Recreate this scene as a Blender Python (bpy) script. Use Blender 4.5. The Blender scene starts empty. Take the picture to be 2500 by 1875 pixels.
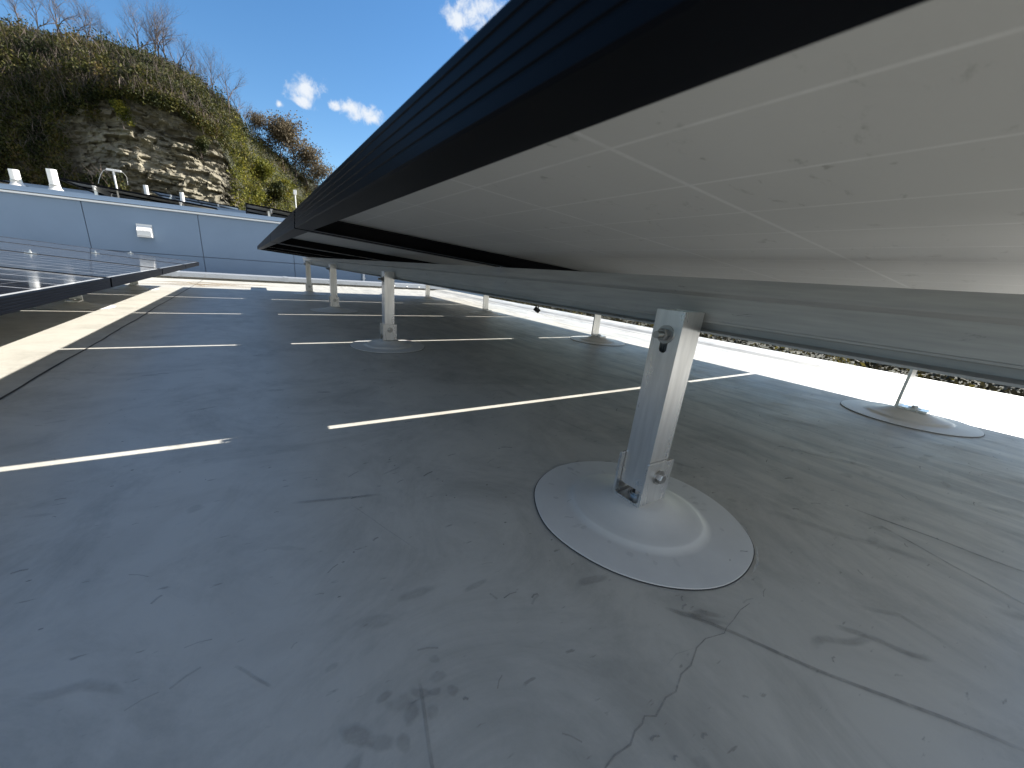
import bpy, bmesh, math, random
import numpy as np
from mathutils import Vector, Matrix, noise

random.seed(7)
rng = np.random.default_rng(7)
S = bpy.context.scene
C = S.collection
R = math.radians
PI = math.pi

# ------------------------------------------------------------------ camera
cam_d = bpy.data.cameras.new('camera')
cam = bpy.data.objects.new('camera', cam_d); C.objects.link(cam)
cr = Vector((0.86287852, -0.49984751, 0.07478719))
cu = Vector((0.09730741, 0.30950654, 0.94590537))
cf = Vector((0.49595557, 0.80892408, -0.31570542))
cam.matrix_world = Matrix(((cr.x, cu.x, -cf.x, 0), (cr.y, cu.y, -cf.y, 0), (cr.z, cu.z, -cf.z, 0.3698), (0, 0, 0, 1)))
cam_d.sensor_fit = 'HORIZONTAL'
cam_d.sensor_width = 36
cam_d.lens = 927.18 / 2500 * 36
cam_d.shift_x = 0.02793
cam_d.shift_y = 0.01406
cam_d.clip_start = 0.005
cam_d.dof.use_dof = True; cam_d.dof.focus_distance = 0.9; cam_d.dof.aperture_fstop = 12
cam_d.clip_end = 3000
S.camera = cam

# ------------------------------------------------------------------ sky, sun, exposure
SUN_EL, SUN_AZ = 33.2, 89.2          # azimuth clockwise from +Y
w = bpy.data.worlds.new('World'); S.world = w; w.use_nodes = True
nt = w.node_tree; nt.nodes.clear()
def N(t, typ, **kw):
    n = t.nodes.new(typ)
    for k, v in kw.items():
        if k.startswith('_'): setattr(n, k[1:], v)
        else: n.inputs[k].default_value = v
    return n
sky = N(nt, 'ShaderNodeTexSky', _sky_type='NISHITA', _sun_disc=False, _sun_elevation=R(SUN_EL), _sun_rotation=R(SUN_AZ),
        _air_density=1.0, _dust_density=0.15, _ozone_density=2.2, _altitude=100)
bg = N(nt, 'ShaderNodeBackground', Strength=0.062)
out = N(nt, 'ShaderNodeOutputWorld')
tc = N(nt, 'ShaderNodeTexCoord')
nz = N(nt, 'ShaderNodeTexNoise', Scale=34.0, Detail=8.0, Roughness=0.6, Distortion=.3)
nt.links.new(tc.outputs['Generated'], nz.inputs['Vector'])
prev = sky.outputs[0]
mask = None
for az, tan_el, ra, up in ((7.6, .322, .032, .6), (7.2, .30, .016, .9), (12.4, .306, .024, .5), (14.6, .300, .022, .3), (26.9, .51, .048, .6), (25.3, .49, .03, .6), (4.7, .285, .008, .6), (10.6, .305, .014, .4)):
    a = R(az); d = Vector((math.sin(a), math.cos(a), tan_el)).normalized()
    sb = N(nt, 'ShaderNodeVectorMath', _operation='SUBTRACT'); sb.inputs[1].default_value = d
    nt.links.new(tc.outputs['Generated'], sb.inputs[0])
    sc = N(nt, 'ShaderNodeVectorMath', _operation='MULTIPLY'); sc.inputs[1].default_value = (1, 1, 1.45)
    nt.links.new(sb.outputs[0], sc.inputs[0])
    ln = N(nt, 'ShaderNodeVectorMath', _operation='LENGTH'); nt.links.new(sc.outputs[0], ln.inputs[0])
    mr = N(nt, 'ShaderNodeMapRange'); mr.inputs['From Min'].default_value = ra * 1.6; mr.inputs['From Max'].default_value = 0
    nt.links.new(ln.outputs['Value'], mr.inputs['Value'])
    if mask is None: mask = mr.outputs[0]
    else:
        mx = N(nt, 'ShaderNodeMath', _operation='MAXIMUM'); nt.links.new(mask, mx.inputs[0]); nt.links.new(mr.outputs[0], mx.inputs[1]); mask = mx.outputs[0]
nn_ = N(nt, 'ShaderNodeMath', _operation='MULTIPLY_ADD'); nn_.inputs[1].default_value = 2.2; nn_.inputs[2].default_value = -1.1; nt.links.new(nz.outputs[0], nn_.inputs[0])
ad = N(nt, 'ShaderNodeMath', _operation='MULTIPLY_ADD'); ad.inputs[1].default_value = 1.0; nt.links.new(nn_.outputs[0], ad.inputs[2]); nt.links.new(mask, ad.inputs[0])
mr2 = N(nt, 'ShaderNodeMapRange', _interpolation_type='SMOOTHSTEP'); mr2.inputs['From Min'].default_value = .22; mr2.inputs['From Max'].default_value = 1.0
nt.links.new(ad.outputs[0], mr2.inputs['Value'])
gate = N(nt, 'ShaderNodeMath', _operation='GREATER_THAN'); gate.inputs[1].default_value = 0.001; nt.links.new(mask, gate.inputs[0])
ml = N(nt, 'ShaderNodeMath', _operation='MULTIPLY'); nt.links.new(mr2.outputs[0], ml.inputs[0]); nt.links.new(gate.outputs[0], ml.inputs[1])
hs = N(nt, 'ShaderNodeHueSaturation', Saturation=1.24); nt.links.new(prev, hs.inputs['Color'])
mix = N(nt, 'ShaderNodeMix', _data_type='RGBA')
nt.links.new(ml.outputs[0], mix.inputs['Factor']); nt.links.new(hs.outputs[0], mix.inputs['A']); mix.inputs['B'].default_value = (4.6, 4.9, 5.3, 1)
# broken clouds added in the unseen sky behind the camera, neutral fill for shade
n2 = N(nt, 'ShaderNodeTexNoise', Scale=2.6, Detail=9.0, Roughness=0.58, Distortion=.4); nt.links.new(tc.outputs['Generated'], n2.inputs['Vector'])
m2 = N(nt, 'ShaderNodeMapRange', _interpolation_type='SMOOTHSTEP'); m2.inputs['From Min'].default_value = .40; m2.inputs['From Max'].default_value = .58; nt.links.new(n2.outputs[0], m2.inputs['Value'])
sx = N(nt, 'ShaderNodeSeparateXYZ'); nt.links.new(tc.outputs['Generated'], sx.inputs[0])
m3 = N(nt, 'ShaderNodeMapRange', _interpolation_type='SMOOTHSTEP'); m3.inputs['From Min'].default_value = -.12; m3.inputs['From Max'].default_value = -.42; nt.links.new(sx.outputs[1], m3.inputs['Value'])
m4 = N(nt, 'ShaderNodeMath', _operation='MULTIPLY'); nt.links.new(m2.outputs[0], m4.inputs[0]); nt.links.new(m3.outputs[0], m4.inputs[1])
mixb = N(nt, 'ShaderNodeMix', _data_type='RGBA'); nt.links.new(m4.outputs[0], mixb.inputs['Factor']); nt.links.new(mix.outputs['Result'], mixb.inputs['A']); mixb.inputs['B'].default_value = (5.3, 5.55, 5.9, 1)
nt.links.new(mixb.outputs['Result'], bg.inputs['Color']); nt.links.new(bg.outputs[0], out.inputs[0])

sun_d = bpy.data.lights.new('sun', 'SUN'); sun_d.energy = 4.7; sun_d.angle = R(0.42); sun_d.color = (1, .965, .90)
sun = bpy.data.objects.new('sun', sun_d); C.objects.link(sun)
a, e = R(SUN_AZ), R(SUN_EL)
sdir = Vector((math.sin(a) * math.cos(e), math.cos(a) * math.cos(e), math.sin(e)))
sun.rotation_euler = sdir.to_track_quat('Z', 'Y').to_euler(); sun.location = sdir * 30
S.view_settings.view_transform = 'Standard'; S.view_settings.look = 'None'; S.view_settings.gamma = 1
S.view_settings.exposure = 1.58
try:
    S.cycles.max_bounces = 10; S.cycles.diffuse_bounces = 6; S.cycles.use_denoising = True; S.cycles.sample_clamp_indirect = 6
    S.cycles.transparent_max_bounces = 24
except Exception: pass

# ------------------------------------------------------------------ materials
def mat(name):
    m = bpy.data.materials.new(name); m.use_nodes = True; t = m.node_tree; t.nodes.clear()
    o = N(t, 'ShaderNodeOutputMaterial'); p = N(t, 'ShaderNodeBsdfPrincipled'); t.links.new(p.outputs[0], o.inputs[0])
    return m, t, p, o
def coords(t, scale=(1, 1, 1), rot=(0, 0, 0)):
    c = N(t, 'ShaderNodeTexCoord'); mp = N(t, 'ShaderNodeMapping'); mp.inputs['Scale'].default_value = scale; mp.inputs['Rotation'].default_value = rot
    t.links.new(c.outputs['Object'], mp.inputs[0]); return mp.outputs[0]
def noise_n(t, vec, scale, detail=5, rough=.6, dist=0.0):
    n = N(t, 'ShaderNodeTexNoise', Scale=scale, Detail=detail, Roughness=rough, Distortion=dist); t.links.new(vec, n.inputs['Vector']); return n.outputs[0]
def ramp(t, fac, stops):
    r = N(t, 'ShaderNodeValToRGB'); el = r.color_ramp.elements
    while len(el) < len(stops): el.new(.5)
    for q, (p, c) in zip(el, stops): q.position = p; q.color = (*c, 1) if len(c) == 3 else c
    t.links.new(fac, r.inputs[0]); return r.outputs[0]
def mixc(t, f, A, B, mode='MIX'):
    m = N(t, 'ShaderNodeMix', _data_type='RGBA', _blend_type=mode)
    for sock, v in (('Factor', f), ('A', A), ('B', B)):
        if hasattr(v, 'links') or hasattr(v, 'is_linked'): t.links.new(v, m.inputs[sock])
        elif sock == 'Factor': m.inputs[sock].default_value = v
        else: m.inputs[sock].default_value = (*v, 1)
    return m.outputs['Result']
def bump(t, p, h, dist=.002, strength=.5):
    b = N(t, 'ShaderNodeBump', Strength=strength, Distance=dist); t.links.new(h, b.inputs['Height']); t.links.new(b.outputs[0], p.inputs['Normal'])
def simple(name, col, rough=.5, metal=0., var=.12, scale=8., bmp=0., spec=.5, stretch=(1, 1, 1)):
    m, t, p, o = mat(name); v = coords(t, stretch)
    f = noise_n(t, v, scale, 6, .65)
    c = ramp(t, f, ((.25, tuple(x * (1 - var) for x in col)), (.75, tuple(min(1, x * (1 + var)) for x in col))))
    t.links.new(c, p.inputs['Base Color']); p.inputs['Roughness'].default_value = rough; p.inputs['Metallic'].default_value = metal
    p.inputs['Specular IOR Level'].default_value = spec
    if bmp: bump(t, p, f, bmp, .6)
    return m

# white roof membrane, weathered
def roof_mat():
    m, t, p, o = mat('roof_membrane'); v = coords(t)
    big = noise_n(t, v, .9, 6, .6, .4); med = noise_n(t, v, 7., 7, .7, .6); fine = noise_n(t, v, 60., 5, .7)
    vs = coords(t, (7.0, 1.1, 1), (0, 0, R(-12))); streak = noise_n(t, vs, 2.2, 7, .68, .8)
    base = ramp(t, big, ((.3, (.475, .452, .395)), (.7, (.535, .512, .452))))
    base = mixc(t, .55, base, ramp(t, med, ((.3, (.72, .72, .72)), (.55, (1, 1, 1)), (.8, (1.0, 1.0, 1.0)))), 'MULTIPLY')
    # long dirty wash streaks, stronger towards the right roof edge (that is where rain water runs)
    sp = N(t, 'ShaderNodeSeparateXYZ'); t.links.new(coords(t), sp.inputs[0])
    mr = N(t, 'ShaderNodeMapRange'); mr.inputs['From Min'].default_value = .35; mr.inputs['From Max'].default_value = 1.3; t.links.new(sp.outputs[0], mr.inputs['Value'])
    sm = ramp(t, streak, ((.42, (0, 0, 0)), (.62, (1, 1, 1))))
    mm = N(t, 'ShaderNodeMath', _operation='MULTIPLY'); t.links.new(mr.outputs[0], mm.inputs[0]); t.links.new(sm, mm.inputs[1])
    mm2 = N(t, 'ShaderNodeMath', _operation='MULTIPLY'); mm2.inputs[1].default_value = .75; t.links.new(mm.outputs[0], mm2.inputs[0])
    base = mixc(t, mm2.outputs[0], base, (.27, .265, .25))
    # faint blotches of ground-in dirt
    bl = noise_n(t, coords(t), 3.1, 8, .75, 1.2)
    base = mixc(t, .5, base, ramp(t, bl, ((.36, (.60, .60, .59)), (.52, (1, 1, 1)), (1, (1, 1, 1)))), 'MULTIPLY')
    sk = noise_n(t, coords(t, (1, 4, 1), (0, 0, R(-14))), 34., 3, .5)
    base = mixc(t, .6, base, ramp(t, sk, ((.27, (.45, .45, .45)), (.32, (1, 1, 1)), (1, (1, 1, 1)))), 'MULTIPLY')
    t.links.new(base, p.inputs['Base Color'])
    t.links.new(ramp(t, med, ((.3, (.5, .5, .5)), (.7, (.38, .38, .38)))), p.inputs['Roughness'])
    p.inputs['Specular IOR Level'].default_value = .45
    hh = mixc(t, .35, med, fine)
    bump(t, p, hh, .0025, .35)
    return m
M = {}
LP = 2.35; PITCH = 1.01; W_ = .991; FR = .034
M['roof'] = roof_mat()
M['patch'] = simple('flashing_membrane', (.60, .59, .56), .42, 0, .06, 14, .0008)
M['lip'] = simple('sealant_edge', (.03, .03, .032), .6)
def alu(name, col=(.60, .60, .60), rough=.34, scale=16., st=(6, 6, .7), metal=.9):
    m, t, p, o = mat(name); v = coords(t, st); f = noise_n(t, v, scale, 6, .6); g = noise_n(t, coords(t, (1, 1, .35)), 14., 5, .6, 1.2)
    c = mixc(t, .6, ramp(t, f, ((.3, tuple(x * .82 for x in col)), (.7, col))), ramp(t, g, ((.3, (.88, .87, .85)), (.6, (1, 1, 1)))), 'MULTIPLY')
    t.links.new(c, p.inputs['Base Color']); p.inputs['Metallic'].default_value = metal
    t.links.new(ramp(t, g, ((.25, (rough + .07,) * 3), (.7, (rough - .03,) * 3))), p.inputs['Roughness'])
    bump(t, p, f, .0006, .25); return m
M['alu'] = alu('mill_aluminium', (.78, .775, .76), .27)
M['bolt'] = simple('stainless_bolt', (.42, .41, .39), .3, 1., .15, 60)
def rail_mat():
    m, t, p, o = mat('rail_aluminium'); v = coords(t, (8, .5, 8)); f = noise_n(t, v, 20., 5, .6)
    g = noise_n(t, coords(t, (1, .55, 1.6)), 30., 8, .78, 1.0)
    c = mixc(t, .8, ramp(t, f, ((.3, (.30, .305, .305)), (.7, (.39, .39, .385)))), ramp(t, g, ((.31, (.35, .35, .35)), (.37, (1, 1, 1)), (1, (1, 1, 1)))), 'MULTIPLY')
    t.links.new(c, p.inputs['Base Color']); p.inputs['Metallic'].default_value = .2; p.inputs['Roughness'].default_value = .5
    return m
M['rail'] = rail_mat()
M['frame'] = simple('black_anodised', (.0035, .004, .0055), .42, 0., .15, 10, 0, .05)
def grid_lines(t, sx, sy, wx, wy, ox=0, oy=0):
    c = N(t, 'ShaderNodeTexCoord'); s = N(t, 'ShaderNodeSeparateXYZ'); t.links.new(c.outputs['Object'], s.inputs[0]); outs = []
    for k, (st, wd, of) in enumerate(((sx, wx, ox), (sy, wy, oy))):
        a = N(t, 'ShaderNodeMath', _operation='SUBTRACT'); a.inputs[1].default_value = of; t.links.new(s.outputs[k], a.inputs[0])
        b = N(t, 'ShaderNodeMath', _operation='PINGPONG'); b.inputs[1].default_value = st / 2; t.links.new(a.outputs[0], b.inputs[0])
        q = N(t, 'ShaderNodeMapRange', _interpolation_type='SMOOTHSTEP'); q.inputs['From Min'].default_value = wd; q.inputs['From Max'].default_value = wd * .35
        t.links.new(b.outputs[0], q.inputs['Value']); outs.append(q.outputs[0])
    return outs
def back_mat():
    m, t, p, o = mat('white_backsheet'); v = coords(t)
    f = noise_n(t, v, 2.5, 6, .6, .5); g = noise_n(t, coords(t, (1, 2.2, 1)), 22., 6, .72, .4); h = noise_n(t, v, 200., 3, .6)
    c = ramp(t, f, ((.3, (.405, .405, .39)), (.7, (.45, .45, .432))))
    c = mixc(t, .7, c, ramp(t, g, ((.29, (.45, .45, .43)), (.39, (1, 1, 1)), (1, (1, 1, 1)))), 'MULTIPLY')
    sp_ = noise_n(t, v, 85., 2, .5); c = mixc(t, .75, c, ramp(t, sp_, ((.20, (.55, .55, .52)), (.26, (1, 1, 1)), (1, (1, 1, 1)))), 'MULTIPLY')
    gx, gy = grid_lines(t, .080, .159, .0019, .0026, .024, -.0125)
    n3 = noise_n(t, v, 50., 4, .7)
    mx = N(t, 'ShaderNodeMath', _operation='MAXIMUM'); t.links.new(gx, mx.inputs[0]); t.links.new(gy, mx.inputs[1])
    mu = N(t, 'ShaderNodeMath', _operation='MULTIPLY'); t.links.new(mx.outputs[0], mu.inputs[0]); t.links.new(ramp(t, n3, ((.25, (.4, .4, .4)), (.6, (.95, .95, .95)))), mu.inputs[1])
    c = mixc(t, mu.outputs[0], c, (.545, .545, .53))
    t.links.new(c, p.inputs['Base Color']); p.inputs['Roughness'].default_value = .45; p.inputs['Specular IOR Level'].default_value = .4
    bump(t, p, h, .0006, .3); return m
M['back'] = back_mat()
def cell_mat():
    m, t, p, o = mat('solar_cells_under_glass'); v = coords(t)
    f = noise_n(t, v, 6., 5, .6)
    gx, gy = grid_lines(t, .080, .159, .0024, .0032, .024, -.0125)
    bx, by = grid_lines(t, .080, .0318, .0001, .0007, .108, .0)
    c = ramp(t, f, ((.3, (.010, .012, .020)), (.7, (.016, .018, .028))))
    mb = N(t, 'ShaderNodeMath', _operation='MULTIPLY'); mb.inputs[1].default_value = .35; t.links.new(by, mb.inputs[0])
    c = mixc(t, mb.outputs[0], c, (.3, .3, .32))
    mg = N(t, 'ShaderNodeMath', _operation='MULTIPLY'); mg.inputs[1].default_value = .35; t.links.new(gx, mg.inputs[0])
    c = mixc(t, mg.outputs[0], c, (.5, .5, .52)); c = mixc(t, gy, c, (.85, .85, .86))
    cc = N(t, 'ShaderNodeTexCoord'); ss = N(t, 'ShaderNodeSeparateXYZ'); t.links.new(cc.outputs['Object'], ss.inputs[0])
    for k_, (lo, hi) in enumerate(((.022, LP - .015), (.020, W_ - .020))):
        for op, val in (('LESS_THAN', lo), ('GREATER_THAN', hi)):
            q_ = N(t, 'ShaderNodeMath', _operation=op); q_.inputs[1].default_value = val; t.links.new(ss.outputs[k_], q_.inputs[0]); c = mixc(t, q_.outputs[0], c, (.62, .62, .61))
    t.links.new(c, p.inputs['Base Color'])
    t.links.new(ramp(t, noise_n(t, v, 3., 6, .7), ((.3, (.05, .05, .05)), (.7, (.14, .14, .14)))), p.inputs['Roughness'])
    p.inputs['Specular IOR Level'].default_value = .6
    return m
M['cells'] = cell_mat()
M['wall'] = simple('grey_metal_panel', (.19, .26, .355), .5, 0., .05, 3., 0, .4)
M['joint'] = simple('panel_joint', (.13, .155, .20), .6)
M['whitetrim'] = simple('white_trim', (.80, .80, .78), .4, 0, .05)
M['coping'] = simple('coping_metal', (.46, .48, .50), .38, .5, .08, 5)
M['white'] = simple('white_paint', (.78, .77, .74), .45, 0, .07, 20)
M['black'] = simple('black_plastic', (.015, .015, .016), .5)
M['stone'] = simple('block_wall', (.32, .31, .29), .85, 0, .15, 3)
def fade_mat(name, col, k=1.0):
    m, t, p, o = mat(name)
    at = N(t, 'ShaderNodeAttribute', _attribute_name='fade')
    n = noise_n(t, coords(t), 45., 6, .7, .5)
    r = ramp(t, n, ((.25, (.25, .25, .25)), (.65, (1, 1, 1))))
    mu = N(t, 'ShaderNodeMath', _operation='MULTIPLY'); t.links.new(at.outputs['Fac'], mu.inputs[0]); t.links.new(r, mu.inputs[1])
    mk = N(t, 'ShaderNodeMath', _operation='MULTIPLY', _use_clamp=True); mk.inputs[1].default_value = k; t.links.new(mu.outputs[0], mk.inputs[0])
    tr = N(t, 'ShaderNodeBsdfTransparent'); ms = N(t, 'ShaderNodeMixShader')
    p.inputs['Base Color'].default_value = (*col, 1); p.inputs['Roughness'].default_value = .6
    t.links.new(mk.outputs[0], ms.inputs[0]); t.links.new(tr.outputs[0], ms.inputs[1]); t.links.new(p.outputs[0], ms.inputs[2]); t.links.new(ms.outputs[0], o.inputs[0])
    return m
M['dirt'] = fade_mat('dirt_smudge', (.20, .195, .18), .72)
M['rust'] = fade_mat('brown_water_stain', (.34, .25, .15))

def leaf_mat(name, cols, scale=.35):
    m, t, p, o = mat(name)
    c = N(t, 'ShaderNodeNewGeometry')
    n1 = N(t, 'ShaderNodeTexNoise', Scale=scale, Detail=3); t.links.new(c.outputs['Position'], n1.inputs['Vector'])
    at = N(t, 'ShaderNodeAttribute', _attribute_name='tint')
    ad = N(t, 'ShaderNodeMath', _operation='MULTIPLY_ADD'); ad.inputs[1].default_value = .45; t.links.new(at.outputs['Fac'], ad.inputs[0]); t.links.new(n1.outputs[0], ad.inputs[2])
    col = ramp(t, ad.outputs[0], tuple((.42 + .6 * i / max(1, len(cols) - 1), q) for i, q in enumerate(cols)))
    t.links.new(col, p.inputs['Base Color']); p.inputs['Roughness'].default_value = .7; p.inputs['Specular IOR Level'].default_value = .2
    tr = N(t, 'ShaderNodeBsdfTranslucent'); t.links.new(col, tr.inputs['Color']); ms = N(t, 'ShaderNodeMixShader'); ms.inputs[0].default_value = .3
    t.links.new(p.outputs[0], ms.inputs[1]); t.links.new(tr.outputs[0], ms.inputs[2]); t.links.new(ms.outputs[0], o.inputs[0])
    return m
M['leaf'] = leaf_mat('hillside_leaves', ((.008, .012, .005), (.018, .025, .008), (.046, .052, .014), (.105, .096, .022), (.12, .08, .03)))
M['leafy'] = leaf_mat('yellow_green_leaves', ((.04, .05, .012), (.10, .11, .018), (.16, .15, .022), (.28, .24, .03)), .8)
M['leafo'] = leaf_mat('orange_leaves', ((.10, .05, .015), (.20, .09, .02), (.28, .13, .03)), .8)
M['leafb'] = leaf_mat('dry_brown_leaves', ((.06, .045, .03), (.13, .10, .06), (.24, .20, .13)), .8)
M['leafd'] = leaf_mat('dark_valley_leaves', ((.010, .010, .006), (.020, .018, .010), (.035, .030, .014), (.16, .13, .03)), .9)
M['bark'] = simple('bark', (.10, .075, .062), .85, 0, .3, 4)
def rock_mat():
    m, t, p, o = mat('layered_limestone')
    v = coords(t, (1, 1, 1)); vs = coords(t, (.25, .25, 2.6))
    a_ = noise_n(t, vs, 1.1, 7, .7, .5); b_ = noise_n(t, v, .35, 5, .6)
    c = ramp(t, a_, ((.28, (.07, .062, .048)), (.5, (.22, .195, .14)), (.72, (.36, .32, .23))))
    c = mixc(t, .6, c, ramp(t, b_, ((.38, (.3, .3, .3)), (.56, (1, 1, 1)))), 'MULTIPLY')
    t.links.new(c, p.inputs['Base Color']); p.inputs['Roughness'].default_value = .9
    bump(t, p, noise_n(t, coords(t, (.8, .8, 2.)), 2.4, 8, .75), .25, .8); return m
M['rock'] = rock_mat()
M['soil'] = simple('hillside_soil', (.035, .036, .018), .95, 0, .5, .5)
M['ground'] = simple('dry_grass_ground', (.07, .075, .035), .95, 0, .4, .1)

# ------------------------------------------------------------------ mesh helpers
def link(name, me, m, parent=None):
    o = bpy.data.objects.new(name, me); C.objects.link(o)
    if m is not None and not me.materials: me.materials.append(m)
    if parent: o.parent = parent
    return o
def obj(name, bm, m, parent=None, smooth=False, loc=None):
    bmesh.ops.recalc_face_normals(bm, faces=bm.faces[:]) if not smooth or True else None
    me = bpy.data.meshes.new(name); bm.to_mesh(me); bm.free()
    if smooth:
        for f in me.polygons: f.use_smooth = True
        try: me.set_sharp_from_angle(angle=R(38))
        except Exception: pass
    o = link(name, me, m, parent)
    if loc: o.location = loc
    return o
def tag(o, label, cat, group=None, kind=None):
    if label: o['label'] = label
    if cat: o['category'] = cat
    if group: o['group'] = group
    if kind: o['kind'] = kind
    return o
def struct(o): o['kind'] = 'structure'; return o
def empty(name, loc, label, cat, group=None):
    o = bpy.data.objects.new(name, None); C.objects.link(o); o.location = loc; o.empty_display_size = .1
    return tag(o, label, cat, group)
def bx(bm, x0, x1, y0, y1, z0, z1, bev=0):
    r = bmesh.ops.create_cube(bm, size=1)
    for v in r['verts']:
        v.co = Vector((x0 + (v.co.x + .5) * (x1 - x0), y0 + (v.co.y + .5) * (y1 - y0), z0 + (v.co.z + .5) * (z1 - z0)))
    if bev:
        ed = list({e for v in r['verts'] for e in v.link_edges})
        bmesh.ops.bevel(bm, geom=ed, offset=bev, segments=2, profile=.6, affect='EDGES')
    return bm
def B(): return bmesh.new()
def prism_y(bm, prof, y0, y1, closed=True):
    """extrude an XZ outline along Y"""
    a_ = [bm.verts.new((x, y0, z)) for x, z in prof]; b_ = [bm.verts.new((x, y1, z)) for x, z in prof]; n = len(prof)
    for i in range(n if closed else n - 1):
        j = (i + 1) % n; bm.faces.new((a_[i], a_[j], b_[j], b_[i]))
    if closed: bm.faces.new(a_[::-1]); bm.faces.new(b_)
    return bm
def prism_x(bm, prof, x0, x1):
    a_ = [bm.verts.new((x0, y, z)) for y, z in prof]; b_ = [bm.verts.new((x1, y, z)) for y, z in prof]; n = len(prof)
    for i in range(n):
        j = (i + 1) % n; bm.faces.new((a_[i], a_[j], b_[j], b_[i]))
    bm.faces.new(a_[::-1]); bm.faces.new(b_); return bm
def cyl(bm, p0, p1, r0, r1=None, n=16, caps=True):
    p0, p1 = Vector(p0), Vector(p1); r1 = r0 if r1 is None else r1
    d = (p1 - p0).normalized(); q = d.to_track_quat('Z', 'Y'); A = []; Bv = []
    for i in range(n):
        c = Vector((math.cos(2 * PI * i / n), math.sin(2 * PI * i / n), 0))
        A.append(bm.verts.new(p0 + q @ (c * r0))); Bv.append(bm.verts.new(p1 + q @ (c * r1)))
    for i in range(n):
        j = (i + 1) % n; bm.faces.new((A[i], A[j], Bv[j], Bv[i]))
    if caps: bm.faces.new(A[::-1]); bm.faces.new(Bv)
    return bm
def tube(bm, pts, r, n=6):
    for a_, b_ in zip(pts[:-1], pts[1:]): cyl(bm, a_, b_, r, r, n)
    return bm
def copy_tree(o, parent=None):
    c = o.copy(); C.objects.link(c); c.parent = parent
    if parent is not None: c.matrix_parent_inverse = Matrix.Identity(4)
    for ch in [q for q in bpy.data.objects if q.parent == o]: copy_tree(ch, c)
    return c

# ------------------------------------------------------------------ the setting: ground, the white roof we stand on
bm = B(); bmesh.ops.create_grid(bm, x_segments=2, y_segments=2, size=1500)
for v in bm.verts: v.co.z = -6.5
struct(obj('ground', bm, M['ground']))

XE = 2.93      # right-hand roof edge
YE = 6.25      # far kerb
bm = B(); bx(bm, -9, XE - .02, -7, YE + .3, -6.49, -.06)
tag(obj('roof_building', bm, M['stone']), 'low block building carrying the white membrane roof with the nearest solar rows', 'building')
# roof sheet: flat, then a gentle rise and a rounded edge on the right
prof = [(-9, 0), (-.54, 0), (2.60, 0), (2.66, .004), (2.70, .016), (2.76, .022), (XE - .02, .022), (XE, .012), (XE + .004, -.06), (-9, -.06)]
bm = B()
xs = [(x, z) for x, z in prof]
prism_y(bm, xs, -7, YE + .28)
roof = struct(obj('roof', bm, M['roof']))
# overlapping sheet edge: the dark seam running along the row
bm = B(); n = 160; lft = []; rgt = []; top = []
for i in range(n + 1):
    y = -1 + (YE + 1) * i / n
    x = -.538 + .010 * noise.noise(Vector((y * 1.7, 3.1, 0))) + .003 * noise.noise(Vector((y * 9, 1.1, 0)))
    g = .0042 + .0030 * noise.noise(Vector((y * 4, 9, 2)))
    lft.append(bm.verts.new((x - g, y, .0012))); rgt.append(bm.verts.new((x + g * .6, y, .0012)))
for i in range(n): bm.faces.new((lft[i], rgt[i], rgt[i + 1], lft[i + 1]))
obj('sheet_seam', bm, M['lip'], roof)
bm = B(); prof2 = [(2.60, .0015), (2.606, .0015)]
for x0 in (2.585,):
    vs = [bm.verts.new((x0, -7, .0015)), bm.verts.new((x0 + .006, -7, .0015)), bm.verts.new((x0 + .012, YE, .0015)), bm.verts.new((x0 + .005, YE, .0015))]; bm.faces.new(vs)
obj('sheet_seam', bm, M['lip'], roof)

# ---- dirt decals with fading edges, one mesh
class Decal:
    def __init__(s): s.v = []; s.f = []; s.a = []; s.k = 0
    def ribbon(s, pts, w_, st=.6, fade_ends=True, hard=False):
        s.k += 1; z = .0009 + .00006 * (s.k % 25); base = len(s.v); n_ = len(pts)
        cols = (-1, -.55, 0, .55, 1) if hard else (-1, -.35, .35, 1); al = (0, 1, 1, 1, 0) if hard else (0, 1, 1, 0)
        for i, p_ in enumerate(pts):
            a_ = Vector(pts[max(0, i - 1)]); b_ = Vector(pts[min(n_ - 1, i + 1)]); d = (b_ - a_).normalized(); nn = Vector((-d.y, d.x))
            t_ = i / (n_ - 1); e_ = min(1, min(t_, 1 - t_) * 6) if fade_ends else 1
            ww = w_[i] if isinstance(w_, (list, tuple)) else w_
            for c_, q in zip(cols, al):
                s.v.append((p_[0] + nn.x * ww * c_, p_[1] + nn.y * ww * c_, z)); s.a.append(q * st * e_)
        m_ = len(cols)
        for i in range(n_ - 1):
            for j in range(m_ - 1): o_ = base + i * m_ + j; s.f.append((o_, o_ + 1, o_ + m_ + 1, o_ + m_))
    def blob(s, x, y, rx, ry, rot=0, st=.5, seg=16):
        s.k += 1; z = .0009 + .00006 * (s.k % 25); base = len(s.v); s.v.append((x, y, z)); s.a.append(st)
        ca, sa = math.cos(rot), math.sin(rot); sd = random.random() * 90
        for ring, al in ((.62, st), (1, 0)):
            for i in range(seg):
                a_ = 2 * PI * i / seg; k = ring * (1 + .35 * noise.noise(Vector((math.cos(a_) * 1.3, math.sin(a_) * 1.3, sd))))
                px, py = rx * math.cos(a_) * k, ry * math.sin(a_) * k
                s.v.append((x + px * ca - py * sa, y + px * sa + py * ca, z)); s.a.append(al)
        for i in range(seg):
            j = (i + 1) % seg; s.f.append((base, base + 1 + i, base + 1 + j)); s.f.append((base + 1 + i, base + 1 + seg + i, base + 1 + seg + j, base + 1 + j))
    def build(s, name, m, parent):
        me = bpy.data.meshes.new(name); me.from_pydata(s.v, [], s.f); at = me.attributes.new('fade', 'FLOAT', 'POINT'); at.data.foreach_set('value', s.a)
        return link(name, me, m, parent)
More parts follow.
